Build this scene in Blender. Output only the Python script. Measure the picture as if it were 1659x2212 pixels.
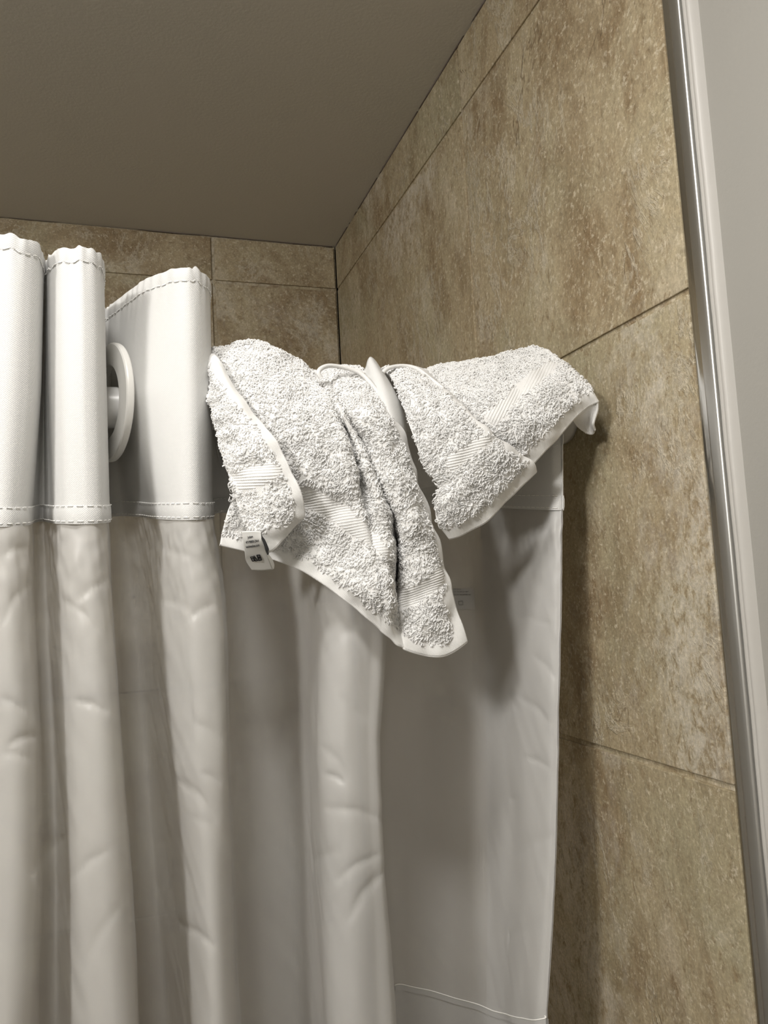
import bpy, bmesh, math
import numpy as np
from mathutils import Matrix, Vector

# ---------------------------------------------------------------- clear, camera, light, exposure
for o in list(bpy.data.objects):
    bpy.data.objects.remove(o, do_unlink=True)
S = bpy.context.scene
COL = S.collection
rng = np.random.default_rng(7)

PW, PH = 1659.0, 2212.0
FPX = 1708.98
YAW, PITCH, ROLL = 0.326396, 0.09476, -0.053977
CAM = np.array([-0.342671, -1.187628, 1.747172])
HC = 2.30                      # ceiling height of the shower alcove
GA, TH = 0.0726, 0.305         # cut top course, tile height
YT = -0.7933                   # tile edge at the metal trim

def cam_axes():
    cy, sy, cp, sp = math.cos(YAW), math.sin(YAW), math.cos(PITCH), math.sin(PITCH)
    f = np.array([sy*cp, cy*cp, sp]); r = np.array([cy, -sy, 0.0]); u = np.cross(r, f)
    c, s = math.cos(ROLL), math.sin(ROLL)
    return c*r+s*u, c*u-s*r, f
AR, AU, AF = cam_axes()

cam_data = bpy.data.cameras.new('camera')
cam = bpy.data.objects.new('camera', cam_data); COL.objects.link(cam)
M = Matrix.Identity(4)
for i in range(3):
    M[i][0], M[i][1], M[i][2], M[i][3] = AR[i], AU[i], -AF[i], CAM[i]
cam.matrix_world = M
cam_data.sensor_fit = 'VERTICAL'; cam_data.sensor_height = 36.0
cam_data.lens = FPX/PH*36.0
cam_data.clip_start = 0.02
S.camera = cam

wd = bpy.data.worlds.new('world'); S.world = wd; wd.use_nodes = True
wd.node_tree.nodes['Background'].inputs[0].default_value = (1.0, 0.95, 0.86, 1)
wd.node_tree.nodes['Background'].inputs[1].default_value = 0.0

# vanity globe on the left behind the camera, and a small recessed downlight in front of the shower
ld = bpy.data.lights.new('vanity_lamp', 'POINT'); ld.energy = 10.0; ld.shadow_soft_size = .065
ld.color = (1.0, .97, .93)
lo = bpy.data.objects.new('vanity_lamp', ld); COL.objects.link(lo); lo.location = (-1.0, -1.42, 2.17)
ld = bpy.data.lights.new('downlight', 'AREA'); ld.shape = 'DISK'; ld.size = .12; ld.energy = 1.5
ld.color = (1.0, .97, .93)
lo = bpy.data.objects.new('downlight', ld); COL.objects.link(lo); lo.location = (-.41, -1.06, 2.295)
S.view_settings.view_transform = 'Standard'; S.view_settings.look = 'None'
S.view_settings.gamma = 1.0; S.view_settings.use_curve_mapping = False
S.view_settings.exposure = 1.42
S.cycles.max_bounces = 10; S.cycles.diffuse_bounces = 8; S.cycles.transparent_max_bounces = 16

# ---------------------------------------------------------------- helpers
def ray(x, y):
    return AF + (x-PW/2)/FPX*AR - (y-PH/2)/FPX*AU
def at(x, y, Y):               # the point at depth Y (world y) seen in direction x, y
    d = ray(x, y); return CAM + d*((Y-CAM[1])/d[1])
def pix(P):
    d = np.asarray(P)-CAM; z = d@AF
    return np.stack([PW/2+FPX*(d@AR)/z, PH/2-FPX*(d@AU)/z], -1)

def link(o, parent=None):
    COL.objects.link(o)
    if parent is not None:
        o.parent = parent
    return o
def tag(o, label=None, cat=None, group=None, kind=None):
    if label: o['label'] = label
    if cat: o['category'] = cat
    if group: o['group'] = group
    if kind: o['kind'] = kind
    return o
def empty(name, loc, label, cat, group=None):
    o = bpy.data.objects.new(name, None); o.location = loc; o.empty_display_size = .02
    link(o); return tag(o, label, cat, group)
def mesh_np(name, V, Fq, mat, parent=None, smooth=True):
    """one mesh object from arrays; vertices in world space, moved into the parent's frame"""
    V = np.asarray(V, float).reshape(-1, 3)
    if parent is not None:
        V = V - np.array(parent.location if parent.parent is None else parent.matrix_basis.translation + parent.parent.location)
    me = bpy.data.meshes.new(name)
    Fq = np.asarray(Fq, np.int32); k = Fq.shape[1]; n = len(Fq)
    me.vertices.add(len(V)); me.vertices.foreach_set('co', V.ravel())
    me.loops.add(n*k); me.loops.foreach_set('vertex_index', Fq.ravel())
    me.polygons.add(n); me.polygons.foreach_set('loop_start', np.arange(0, n*k, k, dtype=np.int32))
    me.polygons.foreach_set('loop_total', np.full(n, k, np.int32))
    me.update(calc_edges=True)
    me.polygons.foreach_set('use_smooth', np.full(n, smooth))
    me.validate()
    if mat: me.materials.append(mat)
    return link(bpy.data.objects.new(name, me), parent)
def grid_faces(nr, nc, off=0):
    i = np.arange(nr-1)[:, None]*nc+np.arange(nc-1)[None, :]
    return np.stack([i, i+1, i+nc+1, i+nc], -1).reshape(-1, 4)+off
def set_uv(o, uv):             # uv per vertex
    me = o.data; ul = me.uv_layers.new(name='UVMap')
    li = np.empty(len(me.loops), np.int32); me.loops.foreach_get('vertex_index', li)
    ul.data.foreach_set('uv', np.asarray(uv, float)[li].ravel())
def catmull(P, t):             # P (n, ...), t in 0..n-1
    P = np.asarray(P, float); n = len(P)
    Q = np.concatenate([[2*P[0]-P[1]], P, [2*P[-1]-P[-2]]])
    t = np.clip(np.asarray(t, float), 0, n-1-1e-9); i = np.floor(t).astype(int); f = t-i
    f = f.reshape(f.shape+(1,)*(P.ndim-1))
    a, b, c, d = Q[i], Q[i+1], Q[i+2], Q[i+3]
    return .5*(2*b+(c-a)*f+(2*a-5*b+4*c-d)*f*f+(3*b-a-3*c+d)*f**3)
def tubes(paths, rad, ns=6):
    """closed-section tubes along polylines; rad scalar or per path"""
    Vs, Fs, off = [], [], 0
    for q, P in enumerate(paths):
        P = np.asarray(P, float); n = len(P)
        R = rad[q] if hasattr(rad, '__len__') else rad
        T = np.gradient(P, axis=0); T /= np.linalg.norm(T, axis=1)[:, None]+1e-12
        A = np.cross(T, np.array([.3, -.9, .2])); A /= np.linalg.norm(A, axis=1)[:, None]+1e-12
        B = np.cross(T, A)
        an = np.linspace(0, 2*np.pi, ns, endpoint=False)
        V = P[:, None]+R*(np.cos(an)[None, :, None]*A[:, None]+np.sin(an)[None, :, None]*B[:, None])
        Vs.append(V.reshape(-1, 3))
        i = np.arange(n-1)[:, None]*ns+np.arange(ns)[None, :]
        j = np.arange(n-1)[:, None]*ns+(np.arange(ns)+1)[None, :] % ns
        Fs.append(np.stack([i, j, j+ns, i+ns], -1).reshape(-1, 4)+off)
        c0 = off+np.arange(ns)
        if ns == 6:
            for b in (0, (n-1)*ns):
                c = c0+b; Fs.append(np.array([[c[0], c[1], c[2], c[3]], [c[0], c[3], c[4], c[5]]]))
        off += n*ns
    return np.concatenate(Vs), np.concatenate(Fs)
def inside(P, poly):
    x, y = P[..., 0], P[..., 1]; r = np.zeros(x.shape, bool); n = len(poly)
    for i in range(n):
        (x1, y1), (x2, y2) = poly[i], poly[(i+1) % n]
        c = ((y1 > y) != (y2 > y)) & (x < (x2-x1)*(y-y1)/(y2-y1+1e-12)+x1); r ^= c
    return r
def dist_line(P, L):
    L = np.asarray(L, float); best = np.full(P.shape[:-1], 1e9)
    for a, b in zip(L[:-1], L[1:]):
        ab = b-a; t = np.clip(((P-a)@ab)/(ab@ab+1e-9), 0, 1)
        best = np.minimum(best, np.linalg.norm(P-(a+t[..., None]*ab), axis=-1))
    return best
def bm_obj(name, bm, mat, parent=None, smooth=False):
    me = bpy.data.meshes.new(name); bm.normal_update(); bm.to_mesh(me); bm.free()
    if parent is not None:
        me.transform(Matrix.Translation(-Vector(parent.location)))
    if mat: me.materials.append(mat)
    for p in me.polygons: p.use_smooth = smooth
    return link(bpy.data.objects.new(name, me), parent)
def box_bm(bm, a, b, bev=0, faces=None):
    r = bmesh.ops.create_cube(bm, size=1)
    vs = r['verts']
    for v in vs:
        for i in range(3):
            v.co[i] = a[i] if v.co[i] < 0 else b[i]
    if bev:
        es = list({e for v in vs for e in v.link_edges})
        bmesh.ops.bevel(bm, geom=es, offset=bev, segments=2, profile=.6, affect='EDGES')

# ---------------------------------------------------------------- materials
def new_mat(name):
    m = bpy.data.materials.new(name); m.use_nodes = True
    nt = m.node_tree; nt.nodes.clear()
    out = nt.nodes.new('ShaderNodeOutputMaterial')
    return m, nt, out
class N:
    def __init__(s, nt): s.nt = nt
    def __call__(s, t, ins=None, **kw):
        n = s.nt.nodes.new(t)
        for k, v in kw.items(): setattr(n, k, v)
        for k, v in (ins or {}).items():
            if isinstance(v, bpy.types.NodeSocket): s.nt.links.new(v, n.inputs[k])
            else: n.inputs[k].default_value = v
        return n
    def math(s, op, a, b=0.0, clamp=False):
        n = s('ShaderNodeMath', {0: a, 1: b}, operation=op); n.use_clamp = clamp; return n.outputs[0]
    def mix(s, f, a, b, mode='MIX'):
        n = s('ShaderNodeMix', data_type='RGBA', blend_type=mode)
        for k, v in ((0, f), (6, a), (7, b)):
            if isinstance(v, bpy.types.NodeSocket): s.nt.links.new(v, n.inputs[k])
            else: n.inputs[k].default_value = v if k == 0 else (*v, 1)
        return n.outputs[2]
    def ramp(s, f, stops):
        n = s('ShaderNodeValToRGB', {0: f}); e = n.color_ramp.elements
        while len(e) < len(stops): e.new(.5)
        for k, (p, c) in enumerate(stops):
            e[k].position = p; e[k].color = (*c, 1) if hasattr(c, '__len__') else (c, c, c, 1)
        return n.outputs[0]
    def noise(s, vec, sc, det=4, rough=.55, dist=0.0, lac=2.0):
        return s('ShaderNodeTexNoise', {'Vector': vec, 'Scale': sc, 'Detail': det, 'Roughness': rough, 'Distortion': dist, 'Lacunarity': lac}).outputs[0]

def plain(name, col, rough=.5, metal=0.0, bump=None, spec=.5):
    m, nt, out = new_mat(name); n = N(nt)
    b = n('ShaderNodeBsdfPrincipled', {'Base Color': (*col, 1), 'Roughness': rough, 'Metallic': metal, 'Specular IOR Level': spec})
    if bump:
        co = n('ShaderNodeNewGeometry').outputs['Position']
        h = n.noise(co, bump[0], 4)
        nt.links.new(n('ShaderNodeBump', {'Strength': bump[1], 'Distance': bump[2], 'Height': h}).outputs[0], b.inputs['Normal'])
    nt.links.new(b.outputs[0], out.inputs[0]); return m

def tile_material():
    m, nt, out = new_mat('slate_look_tile'); n = N(nt)
    pos = n('ShaderNodeNewGeometry').outputs['Position']
    rnd = n('ShaderNodeAttribute', attribute_name='tile_offset').outputs['Vector']
    off = n('ShaderNodeVectorMath', {0: rnd, 1: (7.3, 5.1, 9.7)}, operation='MULTIPLY').outputs[0]
    p = n('ShaderNodeVectorMath', {0: pos, 1: off}, operation='ADD').outputs[0]
    # streaks lean the way the stone layers lean
    st = n('ShaderNodeMapping', {'Vector': p, 'Rotation': (math.radians(32), 0, 0), 'Scale': (1.0, 1.35, 0.8)}).outputs[0]
    big = n.noise(st, 6.0, 7, .62, .6)
    mid = n.noise(st, 30.0, 6, .68, .5)
    fine = n.noise(p, 420.0, 3, .7)
    grain = n.noise(st, 150.0, 4, .7, .6)
    base = n.ramp(big, [(.30, (.29, .225, .135)), (.43, (.42, .345, .225)), (.55, (.44, .375, .25)), (.70, (.57, .50, .38))])
    # brown weathered patches, broken up into grains
    crumb = n.noise(st, 95.0, 8, .78, .4)
    crumb2 = n.noise(p, 210.0, 6, .75)
    pt = n.math('MULTIPLY', n.ramp(n.noise(st, 9.0, 7, .68, .5), [(.47, 0.0), (.58, 1.0)]), n.ramp(n.math('ADD', n.math('MULTIPLY', crumb, .6), n.math('MULTIPLY', mid, .4)), [(.42, .1), (.55, 1.0)]))
    c = n.mix(n.math('MULTIPLY', pt, .95), base, (.255, .185, .105))
    gp = n.ramp(n.noise(p, 5.5, 4, .5, .8), [(.5, 0.0), (.7, .5)])
    c = n.mix(gp, c, (.39, .375, .255))
    # pale worn patches with lacy edges, and pale ridges
    pw = n.math('MULTIPLY', n.ramp(n.noise(st, 4.2, 8, .66, .4), [(.53, 0.0), (.62, 1.0)]), n.ramp(crumb, [(.42, .15), (.56, 1.0)]))
    c = n.mix(n.math('MULTIPLY', pw, .7), c, (.64, .60, .52))
    rid = n.math('ABSOLUTE', n.math('SUBTRACT', n.noise(st, 13.0, 8, .70, .5), .5))
    pale = n.math('MULTIPLY', n.ramp(rid, [(0.0, 1.0), (.03, 0.0)]), n.ramp(n.noise(p, 9.0, 4, .6), [(.46, 0.0), (.58, 1.0)]))
    c = n.mix(n.math('MULTIPLY', pale, .6), c, (.68, .62, .50))
    c = n.mix(n.ramp(crumb2, [(.54, 0.0), (.66, .75)]), c, (.62, .56, .44))
    c = n.mix(n.ramp(crumb, [(.36, .85), (.46, 0.0)]), c, (.27, .205, .12))
    # thin dark cracks
    rid2 = n.math('ABSOLUTE', n.math('SUBTRACT', n.noise(st, 5.0, 6, .6, .5), .47))
    dark = n.math('MULTIPLY', n.ramp(rid2, [(0.0, 1.0), (.008, 0.0)]), n.ramp(n.noise(p, 6.0, 2), [(.52, 0.0), (.62, 1.0)]))
    c = n.mix(n.math('MULTIPLY', dark, .7), c, (.20, .14, .08))
    gm = n.ramp(grain, [(.3, .85), (.5, 1.0), (.72, 1.1)])
    c = n.mix(1.0, c, gm, 'MULTIPLY')
    c = n.mix(1.0, c, (.91, .90, .885), 'MULTIPLY')
    c = n.mix(1.0, c, n.ramp(fine, [(.3, .80), (.7, 1.16)]), 'MULTIPLY')
    h = n.math('ADD', n.math('MULTIPLY', big, .9), n.math('MULTIPLY', mid, .5))
    h = n.math('ADD', h, n.math('MULTIPLY', crumb, .35))
    h = n.math('ADD', h, n.math('MULTIPLY', pale, .25))
    h = n.math('SUBTRACT', h, n.math('MULTIPLY', dark, .35))
    bp = n('ShaderNodeBump', {'Strength': .65, 'Distance': .0035, 'Height': h}).outputs[0]
    b = n('ShaderNodeBsdfPrincipled', {'Base Color': c, 'Roughness': .55, 'Specular IOR Level': .35, 'Normal': bp})
    nt.links.new(b.outputs[0], out.inputs[0]); return m

def cloth_material(name, col, trans, clear, rough, sheen_spec, weave=None, weave_amt=0.0, wr=None):
    """woven fabric: diffuse + translucent, a little see-through and a soft gloss"""
    m, nt, out = new_mat(name); n = N(nt)
    nrm = None
    if weave:
        uv = n('ShaderNodeUVMap').outputs[0]
        sx = n('ShaderNodeSeparateXYZ', {0: uv})
        a = n.math('SINE', n.math('MULTIPLY', sx.outputs[0], 2*math.pi/weave[0]))
        b_ = n.math('SINE', n.math('MULTIPLY', sx.outputs[1], 2*math.pi/weave[1]))
        h = n.math('MULTIPLY', a, b_)
        jit = n.noise(n('ShaderNodeVectorMath', {0: uv, 1: (90., 1400., 1.)}, operation='MULTIPLY').outputs[0], 1.0, 2)
        h = n.math('ADD', h, n.math('MULTIPLY', jit, .9))
        if wr:
            h = n.math('ADD', h, n.math('MULTIPLY', n.noise(uv, wr[0], 4), wr[1]))
        nrm = n('ShaderNodeBump', {'Strength': weave_amt, 'Distance': .0004, 'Height': h}).outputs[0]
        ch = n.ramp(n.math('ADD', n.math('MULTIPLY', h, .25), .5), [(.25, .90), (.75, 1.0)])
        cc = n.mix(1.0, (col[0], col[1], col[2]), ch, 'MULTIPLY')
    else:
        cc = (*col, 1)
    dif = n('ShaderNodeBsdfPrincipled', {'Base Color': cc, 'Roughness': rough, 'Specular IOR Level': sheen_spec})
    tr = n('ShaderNodeBsdfTranslucent', {'Color': cc})
    if nrm:
        nt.links.new(nrm, dif.inputs['Normal'])
    mx = n('ShaderNodeMixShader', {0: trans, 1: dif.outputs[0], 2: tr.outputs[0]})
    if clear:
        tp = n('ShaderNodeBsdfTransparent')
        mx = n('ShaderNodeMixShader', {0: clear, 1: mx.outputs[0], 2: tp.outputs[0]})
    nt.links.new(mx.outputs[0], out.inputs[0]); return m

def terry_material(name, twill=False):
    m, nt, out = new_mat(name); n = N(nt)
    pos = n('ShaderNodeNewGeometry').outputs['Position']
    v = n.noise(pos, 900., 2)
    c = n.mix(v, (.94, .938, .93) if not twill else (.77, .765, .752), (.98, .978, .972) if not twill else (.83, .825, .812))
    b = n('ShaderNodeBsdfPrincipled', {'Base Color': c, 'Roughness': .9, 'Specular IOR Level': .1})
    if twill:
        mp = n('ShaderNodeMapping', {'Vector': pos, 'Rotation': (0, math.radians(35), 0)}).outputs[0]
        sx = n('ShaderNodeSeparateXYZ', {0: mp})
        w = n.math('SINE', n.math('MULTIPLY', sx.outputs[0], 2*math.pi/.0008))
        w = n.math('ADD', w, n.math('MULTIPLY', n.noise(pos, 1300., 3), 2.5))
        nt.links.new(n('ShaderNodeBump', {'Strength': .22, 'Distance': .0003, 'Height': w}).outputs[0], b.inputs['Normal'])
    t = n('ShaderNodeBsdfTranslucent', {'Color': c})
    mx = n('ShaderNodeMixShader', {0: .12 if twill else .30, 1: b.outputs[0], 2: t.outputs[0]})
    nt.links.new(mx.outputs[0], out.inputs[0]); return m

M_TILE = tile_material()
M_GROUT = plain('grey_grout', (.17, .14, .12), .9, bump=(600, .4, .0006))
M_CEIL = plain('ceiling_paint', (.53, .51, .46), .75, bump=(260, .25, .0008), spec=.2)
M_WALL = plain('wall_paint', (.31, .30, .275), .6, bump=(330, .3, .0006), spec=.3)
M_ROOM = plain('room_paint', (.55, .53, .49), .7)
M_FLOOR = plain('room_floor', (.32, .28, .22), .5)
M_CHROME = plain('polished_metal', (.78, .78, .77), .13, 1.0, bump=(40, .04, .001))
M_SATIN = plain('satin_metal', (.70, .70, .69), .34, 1.0)
M_CAULK = plain('caulk', (.44, .425, .40), .45, bump=(120, .2, .001))
M_ROD = plain('white_rod_enamel', (.72, .72, .71), .3)
M_RING = plain('white_plastic', (.80, .79, .76), .38)
M_HEAD = cloth_material('curtain_canvas', (.77, .77, .76), .2, 0.0, .5, .3, (.00125, .00115), .2, (60., 1.0))
M_BODY = cloth_material('curtain_sheer', (.58, .574, .562), .08, .26, .38, .5, (.0009, .0009), .08, (90., 2.5))
M_THREAD = plain('stitch_thread', (.88, .87, .84), .6)
M_TERRY = terry_material('terry_loops')
M_BASE = terry_material('towel_ground_cloth', True)
M_LABEL = plain('satin_label', (.74, .74, .72), .5)
M_INK = plain('label_ink', (.012, .012, .016), .6)
M_FAINT = plain('show_through_label', (.48, .475, .46), .6)  # pale label and ink tones paint the veiling of the cloth over them
M_FINK = plain('show_through_ink', (.36, .355, .34), .7)

# ---------------------------------------------------------------- the setting
def tiled_wall(name, axis, cols, rows, gap=.0040, depth=.006, recess=.0018):
    """tiles with grout gaps as one mesh; axis 'x': wall at x=0 seen from -x, columns run along y"""
    bm = bmesh.new(); lay = bm.verts.layers.float_vector.new('tile_offset')
    g = gap/2
    for ci in range(len(cols)-1):
        for ri in range(len(rows)-1):
            a0, a1 = sorted((cols[ci], cols[ci+1])); b0, b1 = sorted((rows[ri], rows[ri+1]))
            a0 += 0 if a0 in (cols[0], cols[-1]) and a0 == YT else g; a1 -= g
            n0 = len(bm.verts)
            if axis == 'x': box_bm(bm, (0, a0, b0+g), (depth, a1, b1-g), .0008)
            else: box_bm(bm, (a0, 0, b0+g), (a1, depth, b1-g), .0008)
            bm.verts.ensure_lookup_table(); r = rng.random(3)
            for v in bm.verts[n0:]: v[lay] = r
    nf = len(bm.faces)
    lo, hi = min(cols), max(cols)
    if axis == 'x': box_bm(bm, (recess, lo, min(rows)), (.012, hi, max(rows)))
    else: box_bm(bm, (lo, recess, min(rows)), (hi, .012, max(rows)))
    bm.faces.ensure_lookup_table()
    for f in bm.faces[nf:]: f.material_index = 1
    o = bm_obj(name, bm, M_TILE); o.data.materials.append(M_GROUT)
    return tag(o, kind='structure')
rows = [HC, HC-GA]
while rows[-1] > TH: rows.append(rows[-1]-TH)
rows.append(0.0)
tiled_wall('wall_right', 'x', [0.0, -.4906, YT], rows)
tiled_wall('wall_back', 'y', [0.0, -.1958, -.8058, -1.4158, -1.52], rows, .0054, .006, .0035)
def slab(name, a, b, mat):
    bm = bmesh.new(); box_bm(bm, a, b); return tag(bm_obj(name, bm, mat), kind='structure')
slab('ceiling', (-2.2, -2.62, HC), (.1, .012, HC+.05), M_CEIL)
slab('floor', (-2.2, -2.62, -.05), (.1, .012, 0), M_FLOOR)
slab('wall_left', (-2.2, -2.62, 0), (-2.1, -.80, HC), M_ROOM)
slab('wall_alcove', (-2.1, -.80, 0), (-1.52, .012, HC), M_ROOM)
slab('wall_front', (-2.1, -2.62, 0), (0.01, -2.52, HC), M_ROOM)

def extrude_profile(name, pts, z0, z1, mat, nz=2, wob=0.0, smooth=True):
    """pts: (y, x) section in plan, extruded upwards"""
    P = np.array(pts); zs = np.linspace(z0, z1, nz); V = []
    for k, z in enumerate(zs):
        dx = wob*(math.sin(z*23)+.6*math.sin(z*61+1)+.5*math.sin(z*137)) if wob else 0
        V.append(np.stack([P[:, 1]+dx, P[:, 0], np.full(len(P), z)], -1))
    o = mesh_np(name, np.array(V), grid_faces(nz, len(P)), mat, None, smooth)
    return tag(o, kind='structure')
# polished flat strip along the tile edge, raised satin lip, an open joint, a filler bead, then the painted wall
extrude_profile('trim_1', [(YT-.0002, .006), (YT-.0004, .0007), (YT-.0010, .0003), (YT-.0040, .0001), (YT-.0076, .0002)], 0, HC, M_CHROME, 120, .00003, True)
lip = [(YT-.0076, .0002), (YT-.0079, -.0004), (YT-.0083, -.0011), (YT-.0089, -.0015), (YT-.0098, -.0016), (YT-.0140, -.0014), (YT-.0162, -.0012), (YT-.0170, -.0008), (YT-.0174, .0), (YT-.0175, .006)]
extrude_profile('trim_2', lip, 0, HC, M_SATIN, 40, .00003)
extrude_profile('trim_3', [(YT-.0182, .006), (YT-.0184, .0006), (YT-.0190, .0), (YT-.0200, -.0001), (YT-.0208, .0004), (YT-.0213, .0006), (YT-.0220, .0001), (YT-.0230, .0002), (YT-.0242, .0012), (YT-.0254, .0028), (YT-.0266, .0046), (YT-.0275, .0060)], 0, HC, M_CAULK, 200, .00018)
extrude_profile('wall_near', [(YT-.0270, .0052), (YT-.040, .0055), (YT-.2, .0058), (-2.52, .0058)], 0, HC, M_WALL, 60, .0001)
# caulk line where ceiling meets the tiles
def bead_line(name, a, b, r, mat, seed):
    rg = np.random.default_rng(seed); n = 160; t = np.linspace(0, 1, n)[:, None]
    P = np.array(a)*(1-t)+np.array(b)*t
    w = np.convolve(rg.normal(size=n+10), np.ones(8)/8, 'same')[5:-5]
    P[:, 2] += w*.0016
    V, Fq = tubes([P], r, 6); return tag(mesh_np(name, V, Fq, mat), kind='structure')
bead_line('trim_4', (.0005, -.005, HC+.001), (.0005, YT, HC+.0005), .0016, M_GROUT, 3)
bead_line('trim_5', (-1.5, .0005, HC+.001), (-.005, .0005, HC+.0005), .0014, M_GROUT, 4)

# ---------------------------------------------------------------- curtain rod
ROD_Y, ROD_Z, ROD_R = -.640, 1.876, .0138
rod = empty('curtain_rod', (-.76, ROD_Y, ROD_Z), 'white metal shower curtain rod seen through the big curtain ring', 'curtain rod')
n = 64; xs = np.linspace(-1.52, -.0005, n)
V, Fq = tubes([np.stack([xs, np.full(n, ROD_Y), np.full(n, ROD_Z)], -1)], ROD_R, 48)
mesh_np('tube', V, Fq, M_ROD, rod)
def lathe_x(name, prof, mat, parent, ns=48):
    an = np.linspace(0, 2*np.pi, ns+1)
    V = np.array([[(x, ROD_Y+r*math.cos(a), ROD_Z+r*math.sin(a)) for a in an] for x, r in prof])
    return mesh_np(name, V, grid_faces(len(prof), ns+1), mat, parent)
lathe_x('wall_flange', [(-.0001, .001), (-.0001, .022), (-.004, .022), (-.007, .0195), (-.012, .0165), (-.020, .0155), (-.0205, .0138)], M_ROD, rod)
lathe_x('wall_flange', [(-1.5199, .001), (-1.5199, .022), (-1.516, .022), (-1.513, .0195), (-1.508, .0165), (-1.500, .0155), (-1.4995, .0138)], M_ROD, rod)

# ---------------------------------------------------------------- shower curtain
YP = [560, 850, 1120, 1330, 1600, 1900, 2212]
CTRL = [
 (-.60, -390,-390,-390,-390,-390,-390,-390), (-.66,-370,-370,-370,-370,-370,-370,-370), (-.70,-300,-300,-300,-300,-300,-300,-300),
 (-.69,-225,-225,-225,-225,-225,-225,-225), (-.64,-210,-210,-210,-210,-210,-210,-210), (-.605,-180,-180,-180,-180,-180,-180,-180),
 (-.66,-130,-130,-130,-120,-110,-110,-110), (-.700,-75,-75,-75,-65,-60,-60,-60), (-.712,15,10,0,10,20,20,5),
 (-.705,75,69,50,57,72,76,62), (-.685,93,87,66,73,90,95,81), (-.672,91,85,69,76,93,98,86),
 (-.660,92,88,80,84,100,108,102), (-.657,98,97,98,105,116,125,126), (-.672,101,104,110,120,128,140,150),
 (-.685,106,110,119,131,140,152,167), (-.698,136,138,146,156,167,178,197), (-.703,180,182,190,201,217,232,248),
 (-.696,213,217,224,236,253,274,289), (-.68,222.5,228.5,235,246,263,286,300), (-.645,219,226,230,243,261,283,298),
 (-.612,215,223,237,256,276,296,313), (-.602,226,234,266,291,311,336,353), (-.615,252,241,296,319,336,361,379),
 (-.64,289,265,323,339,356,386,401), (-.662,326,301,346,356,376,406,421), (-.682,385,386,391,406,421,441,456),
 (-.682,425,429,433,461,479,479,491), (-.667,451,456,459,489,497,506,520), (-.635,446,452,457,486,496,504,518),
 (-.607,450,460,476,506,513,523,541), (-.595,500,505,521,546,551,561,581), (-.598,575,580,590,620,626,636,650),
 (-.632,625,630,640,664,662,674,686), (-.676,668,670,680,696,690,700,712), (-.694,730,735,746,751,739,751,761),
 (-.694,795,800,806,806,791,801,816), (-.686,832,837,840,839,821,834,858), (-.640,822,825,828,826,806,820,842),
 (-.592,828,832,840,838,826,836,858), (-.585,900,905,906,906,901,906,916), (-.590,960,965,966,971,971,976,976),
 (-.596,1020,1022,1026,1031,1036,1041,1036), (-.625,1080,1080,1081,1086,1086,1086,1081), (-.660,1140,1140,1141,1141,1139,1136,1121),
 (-.682,1188,1188,1188,1188,1182,1175,1156), (-.688,1213,1213,1212,1210,1204,1195,1180), (-.689,1214.5,1214.5,1213.5,1211.5,1205.5,1196.5,1181.5)]
NC = len(CTRL)
def ctrl_curve(z):             # plan positions of the fold lines at height z
    out = []
    for c in CTRL:
        P = np.array([at(px, py, c[0]) for px, py in zip(c[1:], YP)])[::-1]
        zz, xx = P[:, 2], P[:, 0]
        x = np.interp(z, zz, xx)
        out.append((x, c[0]))
    return np.array(out)
SEG = 20
ts = np.linspace(0, NC-1, (NC-1)*SEG+1)
def plan(z): return catmull(ctrl_curve(z), ts)
p0 = plan(1.85)
arc = np.concatenate([[0], np.cumsum(np.linalg.norm(np.diff(p0, axis=0), axis=1))])
def smooth_noise(n, k, seed):
    rg = np.random.default_rng(seed); a = rg.normal(size=n+4*k); w = np.hanning(2*k+1); w /= np.sqrt((w**2).sum())
    return np.convolve(a, w, 'same')[2*k:2*k+n]
IDX_CRUSH = 29.0
crush = np.clip((ts-IDX_CRUSH)/1.2, 0, 1); crush = crush*crush*(3-2*crush)
ztop = 1.958+.0004*smooth_noise(len(ts), 9, 11)+.0005*smooth_noise(len(ts), 4, 12)-crush*.106
zhem = 1.7955+.16*(p0[:, 1]+.685)*.9
zhem = np.where(ts > 29, zhem+.001, zhem)

curtain = empty('shower_curtain', (-.25, ROD_Y, 1.80), 'white pleated fabric shower curtain with canvas top band hanging from the rod', 'shower curtain')

def normals_of(G):
    du = np.gradient(G, axis=1); dv = np.gradient(G, axis=0)
    nn = np.cross(du, dv); nn /= np.linalg.norm(nn, axis=-1)[..., None]+1e-12
    return nn
def header_grid(nz, z0, z1):   # z0, z1 arrays along the cloth (top, bottom)
    G = np.zeros((nz, len(ts), 3))
    zl = np.linspace(1.78, 1.96, 10); PL = np.array([plan(z) for z in zl])
    for r in range(nz):
        f = r/(nz-1); z = z0*(1-f)+z1*f
        k = np.clip((z-zl[0])/(zl[1]-zl[0]), 0, len(zl)-1.001); i = k.astype(int); w = (k-i)[:, None]
        j = np.arange(len(ts))
        G[r, :, :2] = PL[i, j]*(1-w)+PL[i+1, j]*w; G[r, :, 2] = z
    return G
HG = header_grid(40, ztop, zhem)
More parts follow.
